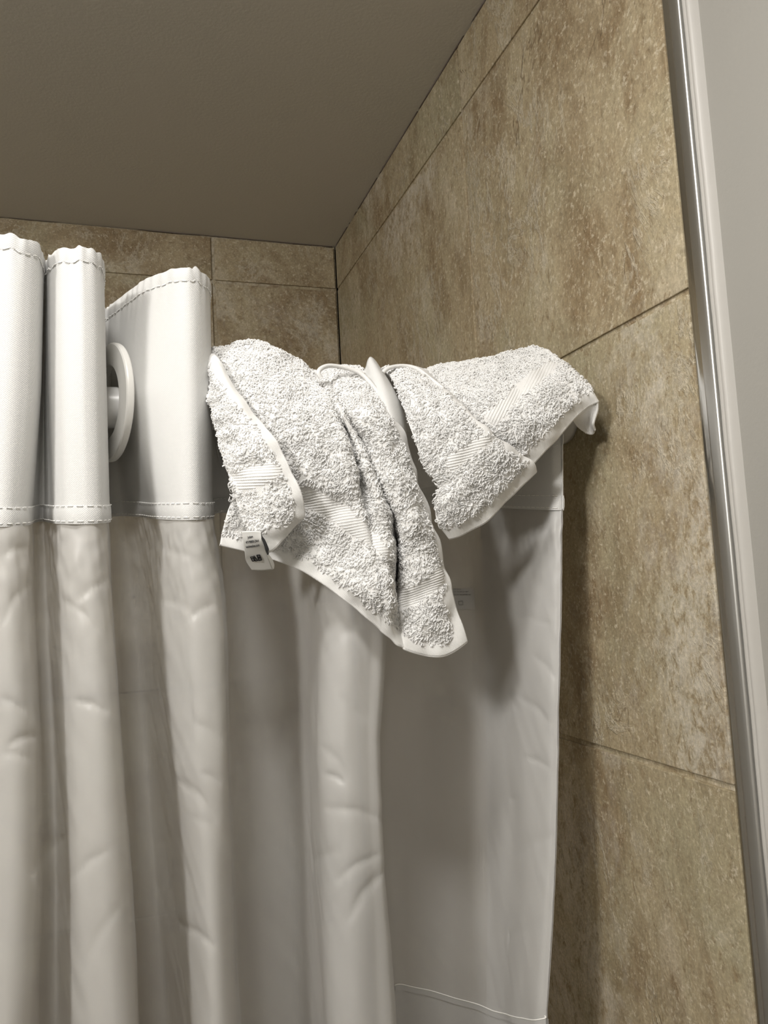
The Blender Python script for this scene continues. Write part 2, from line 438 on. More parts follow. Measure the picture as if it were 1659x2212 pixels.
# gathers near the top hem and gentle dents
hn = normals_of(HG)
sgn = np.sign((hn[..., 1:2]*-1).mean()) or 1
tt = np.linspace(0, 1, 40)[:, None]
gather = .00035*np.sin(arc[None, :]*2*np.pi/.0085+1.5*smooth_noise(len(ts), 20, 5)[None, :])*np.exp(-tt*14)
gather = gather+.0001*smooth_noise(len(ts), 6, 15)[None, :]*(1-.5*tt)+.0004*smooth_noise(len(ts), 14, 16)[None, :]*tt
HG = HG+hn*gather[..., None]
hd = mesh_np('header_band', HG, grid_faces(*HG.shape[:2]), M_HEAD, curtain)
set_uv(hd, np.stack([np.broadcast_to(arc, HG.shape[:2]), HG[..., 2]], -1).reshape(-1, 2))
sm = hd.modifiers.new('thickness', 'SOLIDIFY'); sm.thickness = .0007; sm.offset = 0
tag(hd, 'white canvas band across the top of the curtain')
# doubled hems (front and back layers) and their stitching
def offset_strip(name, z0, z1, off, nz=5):
    G = header_grid(nz, z0, z1); nn = normals_of(G)
    f = (z0[None, :]-G[..., 2])/(z0-zhem)[None, :]*0+((ztop[None, :]-G[..., 2])/(ztop-zhem)[None, :])
    g = np.array([np.interp(f[:, j], tt[:, 0], gather[:, j]) for j in range(len(ts))]).T
    prof = np.ones(nz); prof[0] = prof[-1] = .55
    a = G+nn*(g+off*prof[:, None])[..., None]; b = G+nn*(g-off*prof[:, None])[..., None]
    V = np.concatenate([a.reshape(-1, 3), b.reshape(-1, 3)])
    Fq = np.concatenate([grid_faces(nz, len(ts)), grid_faces(nz, len(ts), a.shape[0]*a.shape[1])])
    o = mesh_np(name, V, Fq, M_HEAD, curtain)
    uv = np.stack([np.broadcast_to(arc, G.shape[:2]), G[..., 2]], -1).reshape(-1, 2); set_uv(o, np.concatenate([uv, uv]))
    return o
th = offset_strip('top_hem', ztop+.0004, ztop-.0085, .0009)
bh = offset_strip('bottom_hem', zhem+.0105, zhem-.0004, .0012)
def stitches(name, zline, off, parent, pitch=.0052, fill=.62):
    G = header_grid(2, zline, zline-.0001); nn = normals_of(header_grid(2, zline, zline-.003))[0]
    f = (ztop-G[0, :, 2])/(ztop-zhem)
    g = np.array([np.interp(f[j], tt[:, 0], gather[:, j]) for j in range(len(ts))])
    paths = []
    for side in (1, -1):
        L = G[0]+nn*(g+side*off)[:, None]; a = pitch*2
        s0 = arc[int(4.5*SEG)]
        while s0 < arc[-1]-pitch:
            q = s0+np.linspace(0, pitch*fill, 4)
            P = np.stack([np.interp(q, arc, L[:, i]) for i in range(3)], -1)
            paths.append(P); s0 += pitch
    V, Fq = tubes(paths, .00028, 6); return mesh_np(name, V, Fq, M_THREAD, parent)
stitches('stitching', ztop-.0085, .0009, curtain)
stitches('stitching', zhem+.0100, .0013, curtain)
stitches('stitching', zhem+.0012, .0012, curtain)

# body: the sheer cloth below the band
NZB = 330; ZB = .25
zr = np.concatenate([np.linspace(0, 1, NZB-40)*.50, .50+np.linspace(0, 1, 41)[1:]*(1.56-.50)])
BG = np.zeros((len(zr), len(ts), 3))
zl = np.linspace(.20, 1.84, 70); PL = np.array([plan(z) for z in zl])
zst = zhem+.004
for r, dz in enumerate(zr):
    z = zst-dz; z = np.maximum(z, .22)
    k = np.clip((z-zl[0])/(zl[1]-zl[0]), 0, len(zl)-1.001); i = k.astype(int); w = (k-i)[:, None]; j = np.arange(len(ts))
    BG[r, :, :2] = PL[i, j]*(1-w)+PL[i+1, j]*w; BG[r, :, 2] = z
bn = normals_of(BG)
dn = np.zeros(BG.shape[:2])
A2 = np.broadcast_to(arc, dn.shape); Z2 = BG[..., 2]; D2 = np.broadcast_to(zr[:, None], dn.shape)
def wave_noise(sc_u, sc_v, seed, nwave=26, slant=0.0):
    rg = np.random.default_rng(seed); s = 0
    for _ in range(nwave):
        ku = rg.normal()*2*np.pi/sc_u; kv = rg.normal()*2*np.pi/sc_v+slant*ku; s = s+np.cos(ku*A2+kv*Z2+rg.random()*6.28)
    return s/np.sqrt(nwave)
dn += .0008*wave_noise(.07, .30, 21)+.00012*wave_noise(.03, .07, 22, slant=.5)
dn += (.0006*wave_noise(.028, .05, 23)+.0003*wave_noise(.016, .02, 24))*np.exp(-D2/.045)*np.clip(D2/.006, 0, 1)
PXB = pix(BG)
front = (BG[..., 1] < -.633)
def crease(x0, y0, x1, y1, wd, amp, dirn=1):
    wd *= .75
    d = dist_line(PXB, [(x0, y0), ((x0+x1)/2+(y1-y0)*.06, (y0+y1)/2-(x1-x0)*.06), (x1, y1)])
    a = np.array([x0, y0]); b = np.array([x1, y1]); ab = b-a; L = np.linalg.norm(ab); nv = np.array([-ab[1], ab[0]])/L
    sd = (PXB-a)@nv; t = np.clip(((PXB-a)@ab)/L**2, 0, 1); env = np.sin(np.pi*np.clip(t, .02, .98))**.7
    prof = np.exp(-(d/wd)**2)*np.where(sd*dirn > 0, 1, .5)+.5*np.exp(-(d/(3.0*wd))**2)
    return .75*amp*prof*env*front*(d < 8*wd)
CREASES = [(0,1505,62,1540,7,.0016),(8,1612,88,1585,8,.0018),(0,1625,70,1640,7,.0012),(135,1290,218,1372,7,.0013),(158,1512,238,1538,7,.0018),
 (410,1465,385,1655,9,.0017),(380,1675,475,1785,10,.0018),(432,1668,484,1694,6,.0013),(376,1988,470,2052,8,.0016),(700,1742,836,1772,8,.0017),
 (705,1668,748,1692,6,.0018),(745,1995,836,1870,11,.0020),(720,1905,825,1840,9,.0016),(690,1600,760,1690,9,.0010),(1115,1500,1200,1572,8,.0013),
 (1150,1410,1206,1470,7,.0011),(1130,1632,1190,1660,6,.0014),(1070,1730,1120,1728,5,.0010),(1110,1850,1200,1800,12,.0012),(1160,1280,1205,1500,9,.0009),
 (1060,1480,1130,1540,9,.0008),(60,1900,140,1800,12,.0012),(150,1900,240,1830,10,.0012),(180,2100,260,1950,12,.0010),(330,2040,300,1800,12,.0006),
 (160,1300,235,1250,10,.0014),(350,1180,470,1240,10,.0013),(400,1340,470,1300,9,.0015),(345,1290,430,1330,11,.0012),(690,1420,800,1330,12,.0010),
 (700,1300,790,1420,8,.0009),(1020,2080,1170,1990,14,.0010),(1090,1330,1200,1350,10,.0009),(420,1560,490,1600,9,.0010),(410,1760,495,1820,10,.0009),
 (650,1880,740,1830,10,.0010),(800,1560,730,1500,10,.0008),(0,1350,70,1250,10,.0013),(0,1200,60,1180,9,.0014)]
for c in CREASES: dn += crease(*c)
fade = np.clip(D2/.012, 0, 1)
BG = BG+bn*(dn*fade)[..., None]
bd = mesh_np('sheer_panel', BG, grid_faces(*BG.shape[:2]), M_BODY, curtain)
set_uv(bd, np.stack([A2, Z2], -1).reshape(-1, 2))
tag(bd, 'thin silky white cloth below the canvas band')
# side hem at the free end: a second layer of cloth just behind the first, and the cross seam lower down
j0 = int(42.2*SEG)
SG = BG[::4, j0:]-bn[::4, j0:]*(-.0008 if bn[100, 45*SEG, 1] > 0 else .0008)
sh = mesh_np('side_hem', SG, grid_faces(*SG.shape[:2]), M_BODY, curtain)
set_uv(sh, SG[..., [0, 2]].reshape(-1, 2))
fs = -1.0 if bn[100, 45*SEG, 1] > 0 else 1.0      # which way the cloth's front faces
def level_rows(zs, j_a):         # the cloth cut level at the given heights
    V = np.zeros((len(zs), len(ts)-j_a, 3)); Nn = np.zeros_like(V)
    for c, j in enumerate(range(j_a, len(ts))):
        zc = BG[::-1, j, 2]
        for k in range(3):
            V[:, c, k] = np.interp(zs, zc, BG[::-1, j, k]); Nn[:, c, k] = np.interp(zs, zc, bn[::-1, j, k])
    return V, Nn*fs
JS = 39*SEG
# the seam sags a little along its length
sx = pix(level_rows(np.array([1.45]), JS)[0][0])[:, 0]
sy = np.interp(sx, [855, 950, 1080, 1150, 1182], [2125, 2145, 2190, 2205, 2197])
sz = np.array([np.interp(sy[c], PXB[:, j, 1], BG[:, j, 2]) for c, j in enumerate(range(JS, len(ts)))])
sz = np.convolve(np.pad(sz, 8, 'edge'), np.ones(17)/17, 'valid')
def sag_rows(dz):
    V = np.zeros((len(dz), len(sz), 3)); Nn = np.zeros_like(V)
    for c, j in enumerate(range(JS, len(ts))):
        for k in range(3):
            V[:, c, k] = np.interp(sz[c]+dz, BG[::-1, j, 2], BG[::-1, j, k]); Nn[:, c, k] = np.interp(sz[c]+dz, BG[::-1, j, 2], bn[::-1, j, k])
    return V, Nn*fs
V, Nn = sag_rows(np.linspace(-.0035, .0002, 4))
V = V+Nn*.0009; o = mesh_np('cross_seam', V, grid_faces(*V.shape[:2]), M_BODY, curtain); set_uv(o, V[..., [0, 2]].reshape(-1, 2))
P, Nn = sag_rows(np.array([.0006]))
V, Fq = tubes([P[0]+Nn[0]*.0007], .0004, 6); mesh_np('seam_cord', V, Fq, M_THREAD, curtain)
# lower panel: heavier second layer below the seam
LG, Nn = sag_rows(np.linspace(-1.2, -.001, 120)); LG = LG-Nn*.0014
lp = mesh_np('lower_lining', LG, grid_faces(*LG.shape[:2]), M_BODY, curtain); set_uv(lp, LG[..., [0, 2]].reshape(-1, 2))

# flat plastic rings set into the band
def ring(px, py, Y, tilt, R=.0400, r=.0245, th=.0052):
    c = at(px, py, Y); ns = 200
    prof = [(r, -th/2), (r+.0008, -th/2-.0004), (R-.0012, -th/2), (R-.0003, -th/2+.0007), (R, -th*.2), (R, th*.2), (R-.0003, th/2-.0007), (R-.0012, th/2), (r+.0008, th/2+.0004), (r, th/2), (r-.0004, 0), (r, -th/2)]
    an = np.linspace(0, 2*np.pi, ns+1)
    a = np.array([math.sin(tilt), -math.cos(tilt), 0]); b = np.array([0, 0, 1.]); nz = np.array([math.cos(tilt), math.sin(tilt), 0])
    V = np.array([[c+rr*(math.cos(q)*a+math.sin(q)*b)+d*nz for q in an] for rr, d in prof])
    return mesh_np('curtain_ring', V, grid_faces(len(prof), ns+1), M_RING, curtain, smooth=False)
ring(241, 870, -.634, math.radians(17.5))
ring(512, 876, -.612, math.radians(24))
ring(214, 876, -.634, math.radians(-14))
# the band's next pleat, pushed down between the two towels, its fold standing up as a peak
FOLD = [[(772,815,-.664),(778,850,-.672),(800,905,-.676),(835,980,-.680),(850,1050,-.680)],
        [(788,796,-.668),(796,850,-.682),(815,905,-.690),(845,975,-.692),(860,1050,-.686)],
        [(793,780,-.670),(812,838,-.690),(834,895,-.700),(858,970,-.698),(868,1050,-.690)],
        [(799,771,-.670),(826,825,-.690),(847,885,-.701),(868,960,-.700),(873,1050,-.690)],
        [(807,774,-.668),(834,820,-.684),(858,872,-.694),(877,950,-.694),(877,1050,-.686)],
        [(816,785,-.664),(846,832,-.676),(868,880,-.684),(880,950,-.684),(878,1050,-.680)],
        [(819,795,-.655),(848,840,-.664),(868,885,-.668),(879,950,-.668),(876,1050,-.666)]]
FP = np.array([[at(*q) for q in c] for c in FOLD])       # columns x rows
FR = catmull(FP.transpose(1, 0, 2), np.linspace(0, 4, 50)); FR = catmull(FR.transpose(1, 0, 2), np.linspace(0, 6, 50))
fo = mesh_np('band_fold', FR, grid_faces(*FR.shape[:2]), M_HEAD, curtain)
set_uv(fo, FR[..., [0, 2]].reshape(-1, 2)); sm = fo.modifiers.new('thickness', 'SOLIDIFY'); sm.thickness = .0007
tag(fo, 'folded corner of the canvas band poking up between two towels')
# ---------------------------------------------------------------- towels
def patch(cols, nt, ns, back=True, ns_range=None):
    """cols: fold lines of the towel from left to right, each a list of (x, y, depth); returns a grid of points"""
    P = np.array([[at(*q) for q in c] for c in cols])          # (columns, rows, 3)
    if back:                                                   # goes on over the rod and hangs behind it
        t0 = P[:, :1]; P = np.concatenate([t0+np.array([0, .062, -.085]), t0+np.array([0, .055, -.040]), t0+np.array([0, .030, -.008]), P], 1)
    R = P.shape[1]
    G = catmull(P.transpose(1, 0, 2), np.linspace(0, R-1, nt))  # rows fine
    G = catmull(G.transpose(1, 0, 2), np.linspace(0, len(cols)-1, ns)).transpose(1, 0, 2)
    return G                                                   # (nt, ns, 3)
def front_normals(G):
    nn = normals_of(G); c = nn[G.shape[0]*2//3].mean(0)
    return nn if c[1] < 0 else -nn
def loops_for(G, nn, keep, dens, seed, h=.0016, rad=.00040, sag=.6):
    """short curved yarn loops standing on the cloth"""
    rg = np.random.default_rng(seed); nt, ns = G.shape[:2]
    a = G[:-1, :-1]; ar = np.linalg.norm(np.cross(G[:-1, 1:]-a, G[1:, :-1]-a), axis=-1)
    w = (ar*keep[:-1, :-1]).ravel(); tot = w.sum(); n = int(tot*dens)
    c = rg.choice(len(w), n, p=w/tot); i, j = c//(ns-1), c % (ns-1); u, v = rg.random(n)[:, None], rg.random(n)[:, None]
    def bil(A): return (A[i, j]*(1-u)+A[i, j+1]*u)*(1-v)+(A[i+1, j]*(1-u)+A[i+1, j+1]*u)*v
    p = bil(G); nm = bil(nn); nm /= np.linalg.norm(nm, axis=1)[:, None]
    # locally coherent lie of the pile
    q = p*210; lie = np.stack([np.sin(q[:, 0]*1.3+np.cos(q[:, 2]*.9)*2), np.sin(q[:, 1]), np.cos(q[:, 2]*1.1+np.sin(q[:, 0]*.8)*2)], -1)*.75
    e = rg.normal(size=(n, 3))*.5+lie*1.2+np.array([.15, 0, -sag]); e -= (e*nm).sum(1)[:, None]*nm; e /= np.linalg.norm(e, axis=1)[:, None]+1e-9
    s = np.cross(nm, e)
    clump = .92+.24*np.sin(p[:, 0]*420+2*np.sin(p[:, 2]*260))*np.sin(p[:, 2]*390+2*np.cos(p[:, 0]*300))
    hh = (h*(.65+.7*rg.random(n))*clump)[:, None]; ln = hh*(.5+.9*rg.random(n))[:, None]; bend = rg.normal(size=n)[:, None]*.35
    prof = [(-.15, 0, -.05), (.05, .55, .1), (.35, .95, .5), (.75, 1.02, .5), (1.15, .60, 0), (1.35, .15, -.2)]
    P = np.stack([p+e*(ln*x)+nm*(hh*y)+s*(hh*bend*z*2) for x, y, z in prof], 1)   # n,6,3
    T = np.gradient(P, axis=1); T /= np.linalg.norm(T, axis=-1)[..., None]+1e-12
    A = np.cross(T, s[:, None]); A /= np.linalg.norm(A, axis=-1)[..., None]+1e-12; B = np.cross(T, A)
    rr = (rad*(.8+.4*rg.random(n)))[:, None, None]*np.array([1, 1, 1, 1, .95, .7])[None, :, None]
    an = np.array([0, 2.094, 4.189])
    V = P[:, :, None]+rr[..., None]*(np.cos(an)[None, None, :, None]*A[:, :, None]+np.sin(an)[None, None, :, None]*B[:, :, None])
    k = np.arange(5)[:, None]*3; m = np.arange(3)[None, :]; m2 = (m+1) % 3
    f = np.stack([k+m, k+m2, k+3+m2, k+3+m], -1).reshape(-1, 4)
    F_ = (f[None]+(np.arange(n)*18)[:, None, None]).reshape(-1, 4)
    return V.reshape(-1, 3), F_
def join(parts):
    Vs, Fs, o = [], [], 0
    for V, F_ in parts: Vs.append(V.reshape(-1, 3)); Fs.append(F_+o); o += len(V.reshape(-1, 3))
    return np.concatenate(Vs), np.concatenate(Fs)
def on_surface(G, nn, path, lift):
    """lay a drawn line onto a cloth grid"""
    rows = slice(G.shape[0]//5, None); Q = pix(G[rows]); g = G[rows].reshape(-1, 3); q = Q.reshape(-1, 2); m = nn[rows].reshape(-1, 3); out = []
    for p in path:
        d = ((q-np.array(p))**2).sum(1); k = np.argpartition(d, 6)[:6]; w = 1/(d[k]+1.5); w /= w.sum()
        Y = (g[k, 1]*w).sum(); n_ = (m[k]*w[:, None]).sum(0)
        out.append(at(p[0], p[1], Y)+n_*lift)
    return np.array(out)
def ribs(G, nn, poly, dirf, spacing, lift=.0006, step=4.0):
    """raised cords of a woven border, clipped to its outline"""
    poly = np.array(poly, float); c = poly.mean(0); d0 = np.array(dirf, float); d0 /= np.linalg.norm(d0); nv = np.array([-d0[1], d0[0]])
    R = np.abs((poly-c)@nv).max()+2; L = np.abs((poly-c)@d0).max()+2; paths = []
    k = -R
    while k < R:
        s = np.arange(-L, L, step); pts = c+nv*k+s[:, None]*d0; ins = inside(pts, poly); run = []
        for p, i in zip(pts, ins):
            if i: run.append(p)
            elif run:
                if len(run) > 2: paths.append(on_surface(G, nn, run, lift))
                run = []
        if len(run) > 2: paths.append(on_surface(G, nn, run, lift))
        k += spacing
    return paths
def solidify(o, t):
    s = o.modifiers.new('thickness', 'SOLIDIFY'); s.thickness = t; s.offset = 0

# --- hand towel, left: the long draped part with pleats and a split
C_COLS = [
 [(448,765,-.655),(460,850,-.672),(480,940,-.685),(500,1010,-.692),(505,1060,-.692),(490,1110,-.692),(481,1145,-.690),(475,1176,-.690)],
 [(515,746,-.655),(540,830,-.685),(565,930,-.700),(575,1030,-.700),(570,1100,-.697),(562,1150,-.694),(561,1175,-.692),(560,1197,-.690)],
 [(572,747,-.655),(600,830,-.690),(630,920,-.706),(645,1030,-.707),(655,1100,-.700),(660,1170,-.698),(661,1205,-.701),(662,1236,-.703)],
 [(634,775,-.655),(668,850,-.690),(700,930,-.709),(718,1030,-.712),(728,1110,-.708),(735,1190,-.705),(740,1245,-.709),(748,1297,-.707)],
 [(666,802,-.658),(705,870,-.700),(740,940,-.711),(758,1010,-.715),(773,1080,-.713),(795,1190,-.713),(808,1285,-.717),(812,1350,-.709)],
 [(676,806,-.660),(714,870,-.696),(751,938,-.698),(769,1010,-.701),(786,1080,-.704),(806,1190,-.712),(822,1290,-.716),(826,1364,-.709)],
 [(690,808,-.660),(730,880,-.703),(770,955,-.708),(797,1030,-.713),(820,1100,-.714),(836,1200,-.714),(838,1295,-.717),(846,1380,-.709)],
 [(696,808,-.660),(740,884,-.701),(782,963,-.702),(815,1043,-.706),(836,1108,-.704),(847,1190,-.703),(847,1298,-.709),(858,1392,-.708)],
 [(700,808,-.660),(743,884,-.696),(786,965,-.690),(819,1045,-.674),(845,1108,-.650),(859,1190,-.650),(854,1300,-.695),(868,1398,-.706)],
 [(705,806,-.660),(748,884,-.702),(791,963,-.703),(824,1043,-.707),(856,1108,-.705),(871,1190,-.703),(868,1300,-.701),(880,1405,-.706)],
 [(738,794,-.660),(784,880,-.706),(826,965,-.713),(858,1045,-.717),(884,1112,-.716),(900,1190,-.713),(915,1300,-.708),(930,1417,-.705)],
 [(768,797,-.660),(815,880,-.704),(856,965,-.709),(886,1045,-.713),(912,1112,-.712),(932,1193,-.710),(950,1292,-.709),(968,1412,-.704)],
 [(790,804,-.662),(839,880,-.698),(880,965,-.700),(905,1045,-.704),(929,1112,-.704),(953,1195,-.703),(977,1286,-.705),(1006,1386,-.703)]]
A_COLS = [
 [(450,775,-.664),(457,860,-.676),(474,955,-.692),(492,1020,-.702),(512,1085,-.708),(523,1120,-.709),(534,1153,-.708)],
 [(453,774,-.668),(474,865,-.690),(503,960,-.706),(525,1030,-.714),(540,1085,-.716),(548,1130,-.715),(557,1172,-.712)],
 [(456,772,-.670),(490,855,-.696),(535,948,-.714),(565,1020,-.722),(583,1085,-.723),(585,1140,-.720),(582,1190,-.715)],
 [(458,771,-.670),(500,848,-.697),(550,930,-.715),(585,995,-.723),(612,1060,-.725),(620,1105,-.723),(622,1152,-.717)],
 [(461,769,-.668),(507,840,-.693),(562,912,-.710),(602,970,-.719),(637,1042,-.723),(650,1082,-.722),(653,1114,-.718)]]
CG = patch(C_COLS, 330, 330); AG = patch(A_COLS, 240, 150, back=True)
# fine unevenness of the draped cloth
def lumps(G, amp, seed, sc=.014):
    rg = np.random.default_rng(seed); s = 0
    for _ in range(24):
        k = rg.normal(size=3)*2*np.pi/(sc*2.2); s = s+np.cos(G@k+rg.random()*6.28)
    return amp*s/np.sqrt(24)
for G_, sd in ((CG, 31), (AG, 32)):
    G_ += front_normals(G_)*lumps(G_, .0011, sd)[..., None]
CN, AN = front_normals(CG), front_normals(AG)
CPX, APX = pix(CG), pix(AG)
HEM_C = [(470,1176),(560,1197),(662,1236),(748,1297),(812,1350),(868,1398),(930,1417),(968,1412),(1006,1386)]
SELV_C = [(790,804),(839,880),(880,965),(905,1045),(929,1112),(953,1195),(977,1286),(1006,1386)]
BAND_C1 = [(622,1034),(676,1050),(729,1077),(775,1108),(800,1136),(822,1160),(842,1190),(838,1208),(800,1182),(752,1150),(700,1112),(655,1094),(622,1084)]
BAND_C2 = [(850,1262),(884,1268),(905,1256),(950,1216),(962,1256),(925,1286),(905,1300),(872,1312),(852,1306)]
keepC = np.ones(CG.shape[:2])
keepC[dist_line(CPX, HEM_C) < 23] = 0
keepC[(dist_line(CPX, [(965,1412),(1006,1386),(975,1286)]) < 22)] = 0
keepC[dist_line(CPX, SELV_C) < 9] = 0
keepC[inside(CPX, BAND_C1) | inside(CPX, BAND_C2)] = 0
keepC[dist_line(CPX, [(786,965),(819,1045),(846,1108),(859,1190),(854,1235)]) < 4] = 0
keepC[:66] = 1; keepC[:30] = .25
SELV_A = [(461,769),(507,840),(562,912),(602,970),(637,1042),(650,1082),(653,1114)]
BAND_A = [(501,1020),(560,998),(601,1002),(611,1020),(590,1040),(560,1052),(516,1064)]
FLAP_HEM = [(530,1150),(566,1150),(606,1138),(630,1126),(660,1085),(670,1120),(585,1200)]
keepA = np.ones(AG.shape[:2])
keepA[dist_line(APX, SELV_A) < 17] = 0
keepA[inside(APX, BAND_A) | inside(APX, FLAP_HEM)] = 0
keepA[:75] = .4; keepA[:45] = 0
towel = empty('hand_towel', tuple(at(720, 1000, -.69)), 'larger white terry towel hanging in a point, care tag at its folded corner', 'towel', 'white towels over the curtain rod')
V, Fq = join([(CG, grid_faces(*CG.shape[:2])), (AG, grid_faces(*AG.shape[:2]))])
o = mesh_np('ground_cloth', V, Fq, M_BASE, towel); solidify(o, .0016)
DENS = 800000
V, Fq = join([loops_for(CG, CN, keepC, DENS, 41), loops_for(AG, AN, keepA, DENS*1.05, 42, h=.0014, rad=.00038)])
pile = mesh_np('terry_pile', V, Fq, M_TERRY, towel); tag(pile, 'dense white yarn loops of the terry pile', kind='stuff')
pr = ribs(CG, CN, BAND_C1, (1, -.16), 6.0)
V, Fq = tubes(pr, .00052, 6); mesh_np('woven_border', V, Fq, M_BASE, towel)
pr = ribs(CG, CN, BAND_C2, (1, -.35), 5.0); V, Fq = tubes(pr, .0006, 6); mesh_np('woven_border', V, Fq, M_BASE, towel)
pr = ribs(AG, AN, BAND_A, (1, -.06), 6.0); V, Fq = tubes(pr, .0006, 6); mesh_np('woven_border', V, Fq, M_BASE, towel)
def edge_cord(G, idx_rows, col): return G[idx_rows, col]
r0 = 3
e1 = CG[60:, -1]; e2 = CG[-1, :]; e3 = AG[70:, -1]; e4 = AG[-1, :]; e5 = AG[70:, 0]
V, Fq = tubes([e1, e2], .0009, 6); mesh_np('hem', V, Fq, M_BASE, towel)
V, Fq = tubes([e3, e4], .0009, 6); mesh_np('hem', V, Fq, M_BASE, towel)
# rolled edge on top between the two towels
rl = catmull(np.array([at(*q) for q in [(694,818,-.690),(688,806,-.690),(694,796,-.688),(712,790,-.684),(738,793,-.682),(764,800,-.682),(786,812,-.684),(812,842,-.690),(838,880,-.695)]]), np.linspace(0, 8, 60))
V, Fq = tubes([rl], .0016, 6); mesh_np('rolled_edge', V, Fq, M_BASE, towel)

# --- small towel, right: folded square with two borders meeting at its edge
EL_COLS = [
 [(828,802,-.660),(861,846,-.685),(884,915,-.700),(903,969,-.705),(924,1015,-.707),(950,1052,-.708),(940,1085,-.706),(945,1130,-.704),(970,1163,-.700)],
 [(845,794,-.658),(880,830,-.690),(910,890,-.708),(935,945,-.714),(955,990,-.716),(980,1035,-.717),(978,1075,-.716),(985,1115,-.712),(1005,1152,-.706)],
 [(880,790,-.656),(920,830,-.692),(955,885,-.712),(985,930,-.719),(1005,968,-.721),(1030,1005,-.722),(1040,1040,-.720),(1048,1080,-.717),(1058,1118,-.711)],
 [(905,799,-.656),(948,836,-.694),(990,876,-.712),(1022,905,-.719),(1045,930,-.721),(1075,960,-.722),(1095,990,-.720),(1105,1020,-.718),(1120,1057,-.712)],
 [(913,805,-.656),(958,840,-.692),(1004,880,-.710),(1038,916,-.717),(1065,938,-.719),(1098,963,-.719),(1125,983,-.718),(1149,998,-.717),(1157,1019,-.713)]]
ER_COLS = [
 [(890,808,-.652),(945,853,-.680),(995,908,-.694),(1048,950,-.700),(1095,985,-.702),(1140,1008,-.702)],
 [(925,802,-.652),(975,846,-.684),(1024,898,-.700),(1072,938,-.707),(1115,970,-.708),(1152,1001,-.706)],
 [(960,792,-.650),(1020,835,-.687),(1070,880,-.707),(1110,920,-.714),(1145,950,-.714),(1180,971,-.710)],
 [(1030,779,-.650),(1080,815,-.685),(1125,850,-.706),(1160,885,-.714),(1190,912,-.715),(1217,931,-.711)],
 [(1100,765,-.652),(1140,795,-.685),(1175,825,-.706),(1205,852,-.714),(1226,878,-.715),(1247,899,-.712)],
 [(1152,753,-.662),(1190,782,-.687),(1215,805,-.704),(1240,830,-.713),(1257,853,-.716),(1271,878,-.714)],
 [(1178,761,-.676),(1214,786,-.694),(1243,808,-.706),(1266,830,-.714),(1280,850,-.718),(1291,868,-.718)],
 [(1180,765,-.672),(1215,790,-.688),(1244,812,-.699),(1266,833,-.707),(1280,853,-.711),(1290,872,-.713)]]
EL = patch(EL_COLS, 260, 200); ER = patch(ER_COLS, 230, 240)
for G_, sd in ((EL, 33), (ER, 34)):
    G_ += front_normals(G_)*lumps(G_, .0007, sd)[..., None]
ELN, ERN = front_normals(EL), front_normals(ER); ELP, ERP = pix(EL), pix(ER)
SEAM_E = [(845,794),(880,790),(913,805),(958,840),(1004,880),(1038,916),(1065,938),(1098,963),(1125,983),(1149,998),(1157,1019)]
HEM_EL = [(970,1163),(1005,1152),(1058,1118),(1120,1057),(1157,1019)]
HEM_ER = [(1140,1008),(1180,971),(1217,931),(1247,899),(1271,878),(1291,868)]
BAND_EL = [(962,990),(996,962),(1033,938),(1066,948),(1030,978),(980,1018),(966,1014)]
BAND_ER = [(1044,898),(1072,872),(1110,832),(1152,800),(1185,780),(1213,783),(1194,806),(1160,836),(1114,870),(1070,924)]
keepL = np.ones(EL.shape[:2]); keepL[dist_line(ELP, HEM_EL) < 27] = 0; keepL[dist_line(ELP, SEAM_E) < 7] = 0; keepL[inside(ELP, BAND_EL)] = 0
keepL[:60] = .3
keepR = np.ones(ER.shape[:2]); keepR[dist_line(ERP, HEM_ER) < 27] = 0; keepR[inside(ERP, BAND_ER)] = 0; keepR[:, :22] = 0
keepR[:55] = 1; keepR[:25] = .3
wash = empty('washcloth', tuple(at(1080, 900, -.69)), 'smaller white terry towel bunched at the end of the rod against the tiled wall', 'towel', 'white towels over the curtain rod')
TAIL = [[(1236,906,-.706),(1240,912,-.700),(1246,920,-.697),(1254,928,-.696),(1264,934,-.696)],
        [(1250,894,-.711),(1254,906,-.703),(1260,918,-.699),(1268,930,-.697),(1275,937,-.697)],
        [(1270,878,-.713),(1272,896,-.706),(1274,914,-.701),(1277,928,-.699),(1281,936,-.699)],
        [(1288,870,-.716),(1286,888,-.712),(1281,906,-.708),(1280,918,-.705),(1284,930,-.703)],
        [(1292,870,-.718),(1291,886,-.716),(1285,904,-.713),(1282,916,-.711),(1285,928,-.708)]]
TG = patch(TAIL, 50, 50, back=False)
V, Fq = join([(EL, grid_faces(*EL.shape[:2])), (ER, grid_faces(*ER.shape[:2])), (TG, grid_faces(*TG.shape[:2]))])
o = mesh_np('ground_cloth', V, Fq, M_BASE, wash); solidify(o, .0016)
V, Fq = join([loops_for(EL, ELN, keepL, DENS, 43, h=.0017), loops_for(ER, ERN, keepR, DENS, 44, h=.0017)])
pile = mesh_np('terry_pile', V, Fq, M_TERRY, wash); tag(pile, 'dense white yarn loops of the terry pile', kind='stuff')
V, Fq = tubes(ribs(EL, ELN, BAND_EL, (1, -.24), 5.6), .00062, 6); mesh_np('woven_border', V, Fq, M_BASE, wash)
V, Fq = tubes(ribs(ER, ERN, BAND_ER, (.45, -.9), 6.0), .0006, 6); mesh_np('woven_border', V, Fq, M_BASE, wash)
V, Fq = tubes([EL[62:, -1], EL[-1]], .0008, 6); mesh_np('hem', V, Fq, M_BASE, wash)
V, Fq = tubes([ER[-1], TG[-1]], .0008, 6); mesh_np('hem', V, Fq, M_BASE, wash)
rl = catmull(np.array([at(*q) for q in [(826,806,-.676),(838,796,-.674),(858,791,-.672),(880,791,-.672),(905,799,-.676),(930,818,-.684),(958,840,-.695)]]), np.linspace(0, 6, 60))
